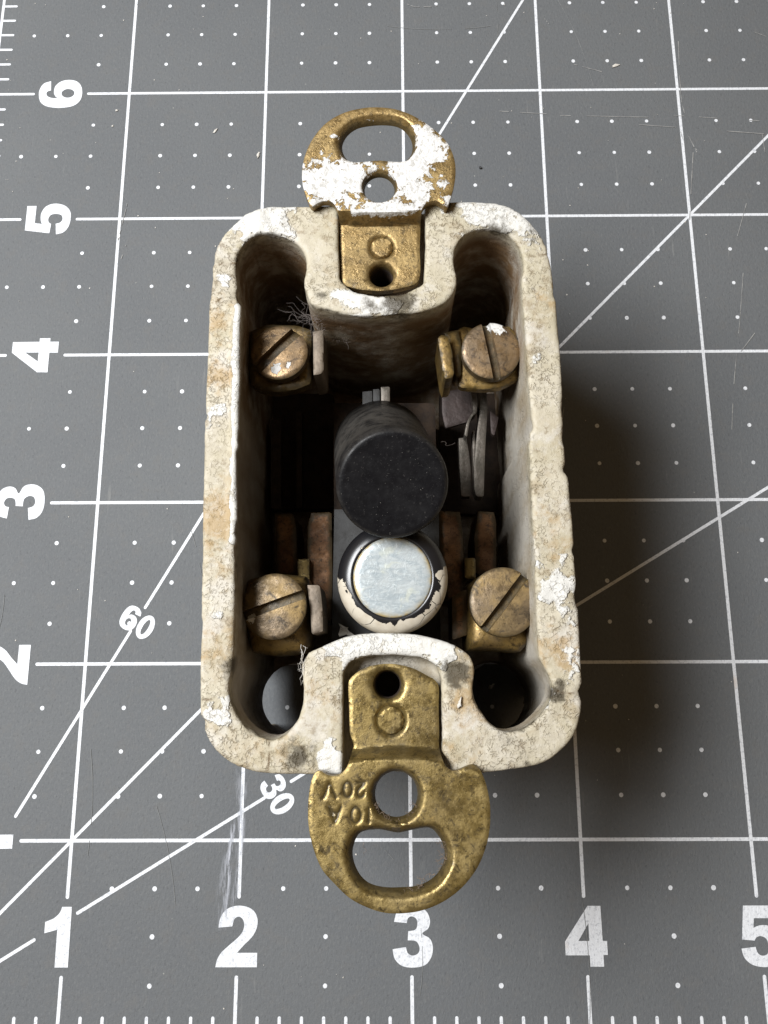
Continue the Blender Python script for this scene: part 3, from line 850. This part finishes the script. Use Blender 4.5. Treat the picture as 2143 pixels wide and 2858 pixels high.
strap(ear_t, pl_t, slot_t, (px(Z1, 806, 388, ZE), .088), (px(Z1, 815, 745, ZPL), .060),
      lambda x: yA + .35 * (x - cxT) ** 2, lambda x: yB + .35 * (x - cxT) ** 2, M_BR_UP, 'brass strap at the top, smeared with white paint', 1,
      (px(Z1, 815, 635, ZPL), .056),
      paints=[(Z1, 620, 365, .26, 1.05, 1.5, .1), (Z1, 540, 400, .11, .9, 1, 0), (Z1, 700, 350, .14, .95, 1, 0), (Z1, 930, 330, .20, 1.15, 1, 0), (Z1, 985, 240, .20, 1.0, 1.6, 1.2), (Z1, 960, 400, .17, 1.0, 1.2, 0), (Z1, 850, 490, .16, 1.0, 2.2, .1), (Z1, 730, 495, .08, .9, 1.5, 0),
              (Z1, 1040, 260, .12, .75, 1, 0), (Z1, 965, 165, .08, .9, 1, 0), (Z1, 625, 190, .05, .8, 1, 0), (Z1, 1060, 370, .12, .65, 1, 0), (Z1, 770, 125, .05, .95, 1.6, 0), (Z1, 590, 90, .05, .7, 2, .5), (Z1, 1085, 450, .07, .8, 1, 0), (Z1, 545, 455, .06, .9, 1, 0)],
      grimes=[(Z1, 700, 150, .2, .45, ZE), (Z1, 700, 790, .1, .6, ZPL), (Z1, 930, 780, .1, .55, ZPL)])

ear_b = pts(Z3, [(1095, 385), (1108, 450), (1130, 498), (1165, 522), (1205, 518), (1250, 500), (1310, 495), (1348, 560), (1372, 640), (1386, 740), (1381, 870), (1352, 990), (1302, 1098), (1222, 1198), (1122, 1275), (1010, 1325), (900, 1346), (780, 1345), (670, 1312), (570, 1258), (480, 1172), (410, 1090), (364, 980), (336, 860), (330, 740), (341, 620), (364, 545), (400, 520), (430, 540), (470, 552), (520, 540), (555, 500), (575, 440), (590, 385)], ZE)
pl_b = np.vstack([pts(Z3, [(572, 300), (568, 150)], ZPL), pts(Z2, [(652, 1000), (658, 962), (700, 926), (760, 906), (830, 903), (900, 919), (950, 944), (990, 968), (1002, 1000)], ZPL), pts(Z3, [(1086, 150), (1090, 300)], ZPL)])
slot_b = pts(Z3, [(700, 842), (770, 842), (850, 850), (930, 842), (1010, 834), (1075, 840), (1125, 895), (1158, 970), (1162, 1050), (1130, 1130), (1070, 1195), (980, 1240), (860, 1255), (750, 1248), (650, 1212), (585, 1140), (550, 1040), (556, 950), (600, 870)], ZE)
yC = px(Z3, 840, 455, ZE)[1]; yD = px(Z3, 840, 372, ZPL)[1]; cxB = px(Z3, 840, 400, ZE)[0]
TX = []


def stroke(fr, cx, cy, w_, h_, lst):
    # lettering reads upright once the picture is turned half round
    TX.append(pts(fr, [(cx - (x - .5) * w_, cy + (y - .5) * h_) for x, y in lst], ZE))


arc = lambda cx, cy, rx, ry, a0, a1, n: [(cx + rx * math.cos(math.radians(t)), cy + ry * math.sin(math.radians(t))) for t in np.linspace(a0, a1, n)]
stroke(Z3, 455, 635, 72, 88, [(0, 1), (.5, 0), (1, 1)])
stroke(Z3, 560, 630, 50, 88, arc(.5, .5, .5, .5, 0, 360, 17))
stroke(Z3, 636, 630, 46, 88, arc(.5, .72, .42, .28, 170, -40, 8) + [(.05, .04), (.98, .04)])
stroke(Z3, 487, 775, 72, 92, [(0, 0), (.5, 1), (1, 0)]); stroke(Z3, 487, 775, 72, 92, [(.22, .38), (.78, .38)])
stroke(Z3, 608, 778, 56, 92, arc(.5, .5, .5, .5, 0, 360, 17))
stroke(Z3, 682, 778, 20, 92, [(.5, 0), (.5, 1)])
strap(ear_b, pl_b, slot_b, (px(Z3, 842, 664, ZE), .109), (px(Z2, 805, 983, ZPL), .062),
      lambda x: yC - .42 * (x - cxB) ** 2, lambda x: yD - .55 * (x - cxB) ** 2, M_BR_LO, 'brass strap at the bottom, bare and stamped upside down', -1,
      (px(Z2, 815, 1120, ZPL), .060), TX,
      grimes=[(Z3, 470, 1130, .2, .5, ZE), (Z3, 1050, 600, .2, .45, ZE), (Z3, 1150, 660, .22, .42, ZE), (Z2, 700, 1180, .2, .35, ZPL), (Z3, 1180, 1050, .15, .4, ZE), (Z3, 620, 1180, .12, .4, ZE), (Z3, 870, 400, .12, .5, ZE)])


# threaded hole liners so the holes read as holes into the body
for c_, r_ in ((px(Z1, 815, 745, ZPL), .056), (px(Z2, 805, 983, ZPL), .058)):
    prof = []
    for i in range(9):
        prof += [(r_ + .006, ZPL - .07 - i * .028), (r_ - .004, ZPL - .084 - i * .028)]
    V, F = lathe(prof, 32)
    F = [f for f in F if len(f) == 4]
    V[:, 0] += c_[0]; V[:, 1] += c_[1]
    V = np.vstack([V, np.c_[circ(c_, r_, 24), np.full(24, ZPL - .30)]]); F.append(tuple(range(len(V) - 24, len(V))))
    obj('threaded_hole', V, F, M_DARK, sw, {'grime': np.ones(len(V))})

# ---- push buttons
def axis_mat(top, base):
    z = (top - base); L = np.linalg.norm(z); z /= L; x = np.cross([0, 1, 0], z); x /= np.linalg.norm(x); y = np.cross(z, x)
    return np.stack([x, y, z], 1), L


top = at(848, 1046, 2.10); base = at(823, 966, 1.24)
A, L = axis_mat(top, base)
rb = .2475
prof = [(.02, .0), (.10, .001), (.19, .002), (.212, .004), (.226, .0045), (.2365, .000), (.2435, -.008), (rb, -.022), (rb, -.10), (rb + .001, -.3), (rb + .001, -.6), (rb + .001, -L)]
V, F = lathe(prof, 96); dust = np.clip((-V[:, 2] - .02) / .25, 0, 1) + .35 * (np.hypot(V[:, 0], V[:, 1]) > .23)
V = V @ A.T + top
V[:, 2] = np.maximum(V[:, 2], 1.0)
obj('push_button', V, F, M_BLACK, sw, {'dust': np.clip(dust, 0, 1)})
bk = bpy.data.objects['push_button']; tag(bk, 'tall leaning black button')

top2 = at(848, 1247, 1.88); base2 = top2 + np.array([.0, .02, -.8])
A2, L2 = axis_mat(top2, base2)
rp = .178
prof = [(rp - .004, -.008), (rp, -.001), (rp + .012, -.002), (.205, -.007), (.225, -.016), (.240, -.033), (.2485, -.055), (.2515, -.085), (.251, -.14), (.25, -.4), (.25, -L2)]
V, F = lathe(prof, 128)
ang = np.degrees(np.arctan2(V[:, 1], V[:, 0])) % 360; rr = np.hypot(V[:, 0], V[:, 1])
pa = np.where((ang > 178) & (ang < 372), 1.0, 0.0); pa = np.where(ang < 14, 1.0, pa)
dA = np.minimum(np.abs((ang - 176 + 180) % 360 - 180), np.abs((ang - 14 + 180) % 360 - 180))
pa = pa * np.clip(.35 + dA / 14, 0, 1)
pa = pa * np.clip((rr - .183) / .034, 0, 1) * np.clip((V[:, 2] + .16) / .03, 0, 1)
V = V @ A2.T + top2
pb = tag(obj('push_button', V, F, M_GLOSS, sw, {'paint': pa * .92}), 'low button with a pearl disc and cream paint on its rim')
V, F = lathe([(.03, .004), (.08, .0045), (.14, .004), (.168, .0025), (.1765, -.002), (.1775, -.03)], 72)
rim_ = np.clip((np.hypot(V[:, 0], V[:, 1]) - .155) / .022, 0, 1)
V = V @ A2.T + top2
obj('pearl_disc', V, F, M_PEARL, pb, {'rim': rim_})


# ---- screw terminals
def slab(name, fr, poly, z, th, mat_, par=sw, bev=.008, rough=.003, label=None, sp=.018, grime=.25, tilt=(0, 0)):
    C = pts(fr, poly, z); m = C.mean(0)
    C = resample(C, sp)
    V, F = plate(C, [], lambda P: z + (P - m) @ np.array(tilt), th, sp, bev, None, rough, seed=int(abs(m[0] * 37)), keep=False)
    g = grime + .5 * np.clip(1 - dist_poly(V[:, :2], C) / .03, 0, 1) * (V[:, 2] > z - th * .5)
    o_ = obj(name, V, F, mat_, par, {'grime': g, 'paint': np.zeros(len(V))})
    if label: tag(o_, label)
    return sharpen(o_, 48)


def screw(par, u, v, z, rpx, s0, s1, mat_, tilt=(0, 0), paint=None, slotw=.036, hth=.075):
    rad = rpx * (CAM[2] - z) / 2168 * .985
    c = at(u, v, z); a = at(*s0, z)[:2]; b = at(*s1, z)[:2]
    d = (b - a) / np.linalg.norm(b - a); n = np.array([-d[1], d[0]]); off = (a + b) / 2
    tl = np.array(tilt)

    def zf(P):
        q = P - c[:2]; r = np.linalg.norm(q, axis=1)
        zz = z + q @ tl + .010 * (1 - (r / rad) ** 2)
        s_ = np.abs((P - off) @ n)
        return zz - .042 * np.clip((slotw / 2 + .003 - s_) / .003, 0, 1)
    ext = []
    for k in (-slotw / 2 - .0035, -slotw / 2 + .0005, slotw / 2 - .0005, slotw / 2 + .0035):
        for t in np.arange(-rad * 1.2, rad * 1.2, .006): ext.append(off + n * k + d * t)
    C = circ(c[:2], rad, 72)
    V, F = plate(C, [], zf, hth, .012, .007, np.array(ext), .002, seed=int(u), flat_bottom=None)
    s_ = np.abs((V[:, :2] - off) @ n); rr = np.linalg.norm(V[:, :2] - c[:2], axis=1)
    # side wall: keep the bottom flat
    lowm = V[:, 2] < z - hth * .8 + (V[:, :2] - c[:2]) @ tl * .5
    V[lowm, 2] = z - hth + (V[lowm, :2] - c[:2]) @ tl
    g = .95 * (s_ < slotw / 2) * .55 + .5 * np.clip((rr - rad + .02) / .02, 0, 1) + .1  # slot coloured dark to paint the shade of the recess
    pa_ = np.zeros(len(V))
    for (x, y, r, k) in (paint or []): pa_ = np.maximum(pa_, k * blob(V, D, x, y, r, z))
    o_ = obj('terminal_screw', V, F, mat_, par, {'grime': g, 'paint': pa_})
    V, F = lathe([(rad * .62, z - hth), (rad * .62, z - hth - .30)], 24); V[:, :2] += c[:2]
    obj('screw_shank', V, F, M_DARK, o_)
    sharpen(o_, 40)
    return o_


TB = 1.56
b1 = slab('terminal_bracket', D, [(540, 715), (575, 700), (640, 702), (672, 712), (673, 800), (670, 828), (640, 840), (600, 846), (565, 843), (543, 832), (535, 790)], TB - .015, .10, M_TERM, bev=.014, label='brown tarnished terminal at the upper left', grime=.42)
slab('clamp_edge', D, [(676, 716), (698, 712), (699, 803), (690, 808), (677, 810)], 1.62, .40, M_TABGREY, b1, sp=.012)
screw(b1, 603, 761, 1.645, 65.5, (543, 808), (645, 712), M_SCREW, (.06, -.05), [(598, 797, .05, 1.3), (620, 790, .04, .6)], .052)
b2 = slab('terminal_bracket', D, [(984, 716), (1000, 704), (1040, 712), (1100, 704), (1128, 730), (1128, 780), (1122, 818), (1080, 838), (1040, 841), (992, 836), (990, 806), (986, 760)], TB - .01, .075, M_TERM, bev=.012, label='bright brass terminal at the upper right', grime=.1)
slab('clamp_edge', D, [(946, 730), (954, 722), (968, 726), (977, 760), (981, 805), (976, 816), (962, 818), (957, 805)], 1.66, .38, M_TERM, b2, sp=.012, grime=.15)
slab('clamp_plate', D, [(960, 718), (990, 712), (996, 740), (996, 812), (984, 812)], TB + .02, .20, M_TERM, b2, sp=.014, grime=.3)
screw(b2, 1061, 757, 1.665, 67.5, (1049, 697), (1076, 823), M_SCREW, (-.03, -.02), [(1072, 702, .07, 1.25), (1082, 715, .05, .8)], .036)
b3 = slab('terminal_bracket', D, [(522, 1268), (535, 1250), (590, 1236), (662, 1244), (666, 1300), (666, 1395), (650, 1412), (590, 1418), (540, 1410), (524, 1340)], TB, .40, M_TERM, bev=.075, label='brass terminal block at the lower left', grime=.22, tilt=(0, .06))
slab('clamp_edge', D, [(664, 1264), (690, 1264), (694, 1290), (697, 1330), (697, 1364), (673, 1371), (671, 1330), (668, 1300)], 1.62, .40, M_TABGREY, b3, sp=.012)
screw(b3, 592, 1310, 1.665, 69, (515, 1335), (662, 1282), M_SCREW2, (.05, -.03), [(541, 1337, .035, 1.2)], .036)
b4 = slab('terminal_bracket', D, [(1012, 1262), (1040, 1240), (1080, 1232), (1130, 1245), (1148, 1290), (1148, 1385), (1125, 1410), (1060, 1404), (1012, 1406), (1006, 1310)], TB, .40, M_TERM, bev=.07, label='olive brass terminal block at the lower right', grime=.2)
slab('clamp_edge', D, [(976, 1290), (1008, 1272), (1009, 1372), (978, 1382)], 1.52, .35, M_COPPER, b4, sp=.014, grime=.4)
screw(b4, 1088, 1300, 1.68, 72.5, (1140, 1236), (1045, 1362), M_SCREW2, (.02, -.02), None, .034)

# ---- the works inside
slab('button_cradle', D, [(720, 870), (940, 870), (948, 1280), (722, 1280)], .93, .55, M_DARK, bev=.012, sp=.03)  # upper part of the frame, coloured darker for the shade there
slab('works_frame', D, [(722, 1100), (948, 1100), (952, 1400), (716, 1400)], 1.18, .85, M_FRAME, bev=.012, sp=.03, label='dark grey frame that carries the two buttons')
for poly in ([(783, 846), (804, 844), (804, 905), (783, 905)], [(806, 841), (820, 840), (820, 905), (806, 905)], [(823, 836), (842, 835), (842, 905), (824, 905)]):
    slab('frame_tab', D, poly, 1.245, .12, M_FRAME if poly[0][0] != 823 else M_BLADE, sp=.01, bev=.004)
LS = 'rusty brown contact strip'
for poly, z, mt in (([(594, 1110), (632, 1108), (640, 1140), (642, 1245), (596, 1245)], 1.10, M_COPPER), ([(672, 1108), (716, 1106), (718, 1240), (716, 1345), (690, 1345), (664, 1250), (664, 1140)], 1.14, M_COPPER),
                    ([(948, 1103), (994, 1106), (1000, 1160), (1004, 1300), (962, 1300), (950, 1180)], 1.14, M_COPPER), ([(1034, 1104), (1068, 1106), (1072, 1130), (1072, 1240), (1028, 1240), (1025, 1160)], 1.10, M_COPPER)):
    tag(slab('contact_strip', D, poly, z, .5, mt, sp=.016, bev=.010, rough=.008, grime=.35), None)
for poly in ([(643, 1208), (668, 1207), (668, 1255), (643, 1255)], [(1004, 1206), (1027, 1205), (1028, 1250), (1004, 1250)]):
    slab('brass_tab', D, poly, 1.20, .3, M_BR_LO, sp=.012, bev=.004, grime=.05)
slab('contact_plate', Q2, [(155, 170), (300, 130), (500, 100), (600, 200), (600, 400), (480, 540), (340, 580), (200, 620), (170, 500), (155, 400)], .98, .04, M_PURPLE, sp=.012, bev=.005, grime=0)
slab('spring_blade', Q2, [(520, 80), (600, 80), (612, 300), (600, 420), (540, 470), (505, 560), (475, 738), (445, 705), (470, 560), (500, 490), (560, 400)], 1.06, .12, M_BLADE, sp=.008, bev=.003, grime=0)
slab('spring_blade', Q2, [(605, 100), (720, 100), (742, 350), (728, 560), (708, 900), (690, 1500), (600, 1500), (570, 1400), (566, 1100), (612, 620), (640, 430), (620, 340)], 1.02, .15, M_BLADE, sp=.009, bev=.003, grime=.05)
slab('spring_blade', Q2, [(545, 660), (570, 640), (590, 860), (580, 1100), (575, 1300), (560, 1300), (553, 1000)], .98, .1, M_BLADE, sp=.007, bev=.002, grime=0)
slab('spring_blade', Q2, [(370, 750), (468, 740), (500, 950), (522, 1150), (522, 1500), (400, 1500), (380, 1100)], .90, .1, M_BLADE, sp=.012, bev=.003, grime=.25)
slab('contact_plate', Q2, [(770, 400), (880, 482), (858, 600), (825, 720), (790, 690), (778, 560)], 1.02, .05, M_PURPLE, sp=.009, bev=.003, grime=0)
for x0, x1, y0, y1, z in ((585, 606, 905, 1100, .80), (640, 652, 890, 1100, .75), (575, 720, 850, 1100, .45), (950, 1080, 850, 1110, .45)):
    slab('inner_block', D, [(x0, y0), (x1, y0), (x1, y1), (x0, y1)], z, .12, M_DARK, sp=.03, bev=.006)

# ================================================================= loose things
def hairs(name, spec, rad, mat_, label, cat, kind=None):
    parts = []
    for p0, p1, wob, n in spec:
        p0 = np.array(p0, float); p1 = np.array(p1, float)
        t = np.linspace(0, 1, n)[:, None]; P = p0 + (p1 - p0) * t
        for k in range(3):
            ph = random.uniform(0, 6.28); f = random.uniform(1, 3.2)
            P[:, k] += wob * np.sin(f * t[:, 0] * 3.1 + ph) * np.sin(t[:, 0] * 3.14) * random.uniform(.4, 1)
        parts.append(tube(P, rad, 4, rad * .5))
    return tag(obj(name, *join(parts), mat_), label, cat, kind=kind)


sp_ = []
hub = at(682, 690, 1.72)
for i in range(24):
    p = hub + np.array([random.gauss(0, .05), random.gauss(0, .035), random.gauss(0, .03)])
    q = p + np.array([random.gauss(-.02, .05), random.gauss(0, .032), random.gauss(-.01, .03)])
    sp_.append((p, q, random.uniform(.01, .035), 12))
for q in ((618, 655), (600, 668), (622, 662), (632, 690), (640, 700), (612, 672), (650, 655), (656, 720), (668, 735), (640, 640)):
    sp_.append((hub + np.array([random.gauss(0, .02), random.gauss(0, .02), 0]), at(q[0], q[1], 1.66), .03, 16))
hairs('lint_tuft', sp_, .0007, M_LINT, 'tuft of pale grey hair and lint caught on the porcelain above the upper left screw', 'lint')
sp_ = []
for i in range(34):
    p = at(748 + random.gauss(0, 9), 700 + random.gauss(0, 13), 1.5); p[1] -= .02
    sp_.append((p, p + np.array([random.gauss(0, .03), random.gauss(0, .035), random.gauss(0, .02)]), .018, 9))
hairs('lint_tuft', sp_, .0008, M_LINT, 'small curled wisp of lint below the middle of the upper porcelain boss', 'lint')
sp_ = []
for i in range(40):
    p = at(834 + random.gauss(0, 14), 736 + random.gauss(0, 4), 1.05)
    sp_.append((p, p + np.array([random.gauss(0, .04), random.gauss(0, .02), random.gauss(0, .02)]), .018, 8))
hairs('lint_tuft', sp_, .0022, M_LINT, 'pale fluff on the floor of the porcelain just above the black button', 'lint')
sp_ = []
for i in range(11):
    y = 1392 + 85 * i / 16
    p = at(656 + random.gauss(0, 2.5), y, 1.905); q = at(651 + random.gauss(0, 5), y + random.uniform(15, 45), 1.88)
    sp_.append((p, q, .012, 9))
sp_ += [(at(655, 1440, 1.9), at(645, 1450, 1.86), .01, 8), (at(664, 1400, 1.9), at(655, 1395, 1.9), .01, 8)]
hairs('paint_shreds', sp_, .0011, M_FLAKE, 'shreds of peeling pale paint on the porcelain edge beside the lower left hole', 'paint shreds')
hairs('hair', [(at(953, 955, 1.35), at(984, 958, 1.3), .02, 14)], .0016, M_LINT, 'single pale hair sticking out to the right of the black button', 'hair')
hairs('hair', [(at(*Z3(655, 935), 1.96), at(*Z3(657, 1010), 1.94), .012, 12)], .0014, M_LINT, 'fine hair hanging into the slot of the lower brass ear', 'hair')
sp_ = []
for i in range(26):
    t = math.radians(random.uniform(200, 340)); c_ = px(Z3, 842, 667, ZE)
    p = np.array([c_[0] + .094 * math.cos(t), c_[1] + .108 * math.sin(t), ZE - .03])
    sp_.append((p, p + np.array([random.gauss(0, .018), random.uniform(.0, .03), random.gauss(0, .01)]), .012, 7))
for i in range(34):
    k = random.uniform(0, 1); q = at(*Z3(1140 - 340 * max(0, k - .4) - 20 * k + 0, 900 + 330 * min(1, k * 1.1)), ZE - .04)
    sp_.append((q, q + np.array([random.gauss(-.02, .018), random.gauss(.008, .015), random.gauss(0, .01)]), .01, 7))
hairs('dust_fuzz', sp_, .0010, M_FUZZ, 'brownish dust fuzz clinging inside the holes of the lower brass ear', 'dust', 'stuff')


def flake(name, uv, z, r, mat_, label, cat, group=None, th=.01, el=1.5, seed=0, frm=D):
    rs = np.random.RandomState(seed); n = 11; a = np.sort(rs.uniform(0, 6.283, n))
    rad = r * rs.uniform(.45, 1.1, n); ro = rs.uniform(0, 3.1)
    x = rad * np.cos(a) * el; y = rad * np.sin(a)
    p = at(*frm(*uv), z)[:2]; C = np.stack([p[0] + x * math.cos(ro) - y * math.sin(ro), p[1] + x * math.sin(ro) + y * math.cos(ro)], 1)
    V, F = prism(C, z + .0005, z + th)
    V = np.vstack([V, [[*p, z + th * 1.5]]]); F = [f for i, f in enumerate(F) if i != 1] + [(n + i, n + (i + 1) % n, 2 * n) for i in range(n)]
    V[:, 2] += .25 * th * rs.uniform(-1, 1, len(V)) * (V[:, 2] > z + .001)
    return tag(obj(name, V, F, mat_, smooth=False), label, cat, group)


flake('paint_flake', (744, 1362), 1.24, .035, M_FLAKE, 'ragged grey paint flake lying just above the lower porcelain boss', 'paint flake', th=.02, el=1.2, seed=4)
flake('paint_flake', (757, 1366), 1.24, .022, M_FLAKE, 'smaller paint chip touching the right end of the ragged grey flake', 'paint flake', th=.015, el=1.4, seed=9)
flake('paint_flake', (1052, 1487), 1.903, .014, M_FLAKE, 'tiny cream sliver on the porcelain left of the lower right hole', 'paint flake', th=.01, el=2.2, seed=2, frm=lambda x, y: (Z2(1085, 1050)))
flake('paint_flake', (1060, 1483), .004, .016, M_FLAKE, 'pale crumb lying on the mat at the bottom of the lower right hole', 'crumb', th=.01, el=1.8, seed=12)
flake('grit_crumb', (1037, 363), .003, .012, M_PEBBLE, 'dark grit crumb on the mat right of the upper brass ear', 'crumb', th=.014, el=1.0, seed=5)
flake('paint_crumb', (1650 - 320, 143), .003, .018, M_FLAKE, 'white crumb on the mat between two dot rows near the top right', 'crumb', th=.006, el=1.8, seed=8)
flake('paint_crumb', (558, 336), .003, .013, M_FLAKE, 'thin cream crumb beside a grid dot left of the upper brass ear', 'crumb', th=.006, el=2.6, seed=3)
flake('paint_crumb', (465, 283), .003, .012, M_FLAKE, 'thin cream crumb on the mat just below the six-inch line', 'crumb', th=.006, el=2.2, seed=13)
flake('paint_crumb', (252, 239), .003, .010, M_FLAKE, 'small white crumb above the line to the right of the numeral 6', 'crumb', th=.005, el=1.3, seed=14)
flake('paint_crumb', (244, 273), .003, .009, M_FLAKE, 'small white crumb below the line to the right of the numeral 6', 'crumb', th=.005, el=1.2, seed=15)
rs = np.random.RandomState(5); dd = []
for i in range(230):
    x, y = rs.uniform(.0, 5.3), rs.uniform(.1, 7); 
    if rs.rand() > .35 + .65 * (y > 4.2): continue
    r = rs.uniform(.002, .0055); C = circ((x, y), r, 5, r * rs.uniform(.4, 1), rs.uniform(0, 3))
    dd.append(prism(C, .0026, .005))
tag(obj('dust_specks', *join(dd), M_FLAKE, smooth=False), 'fine pale dust specks scattered over the cutting mat', 'dust', kind='stuff')
print('tris approx', sum(len(o.data.polygons) for o in bpy.data.objects if o.type == 'MESH'))
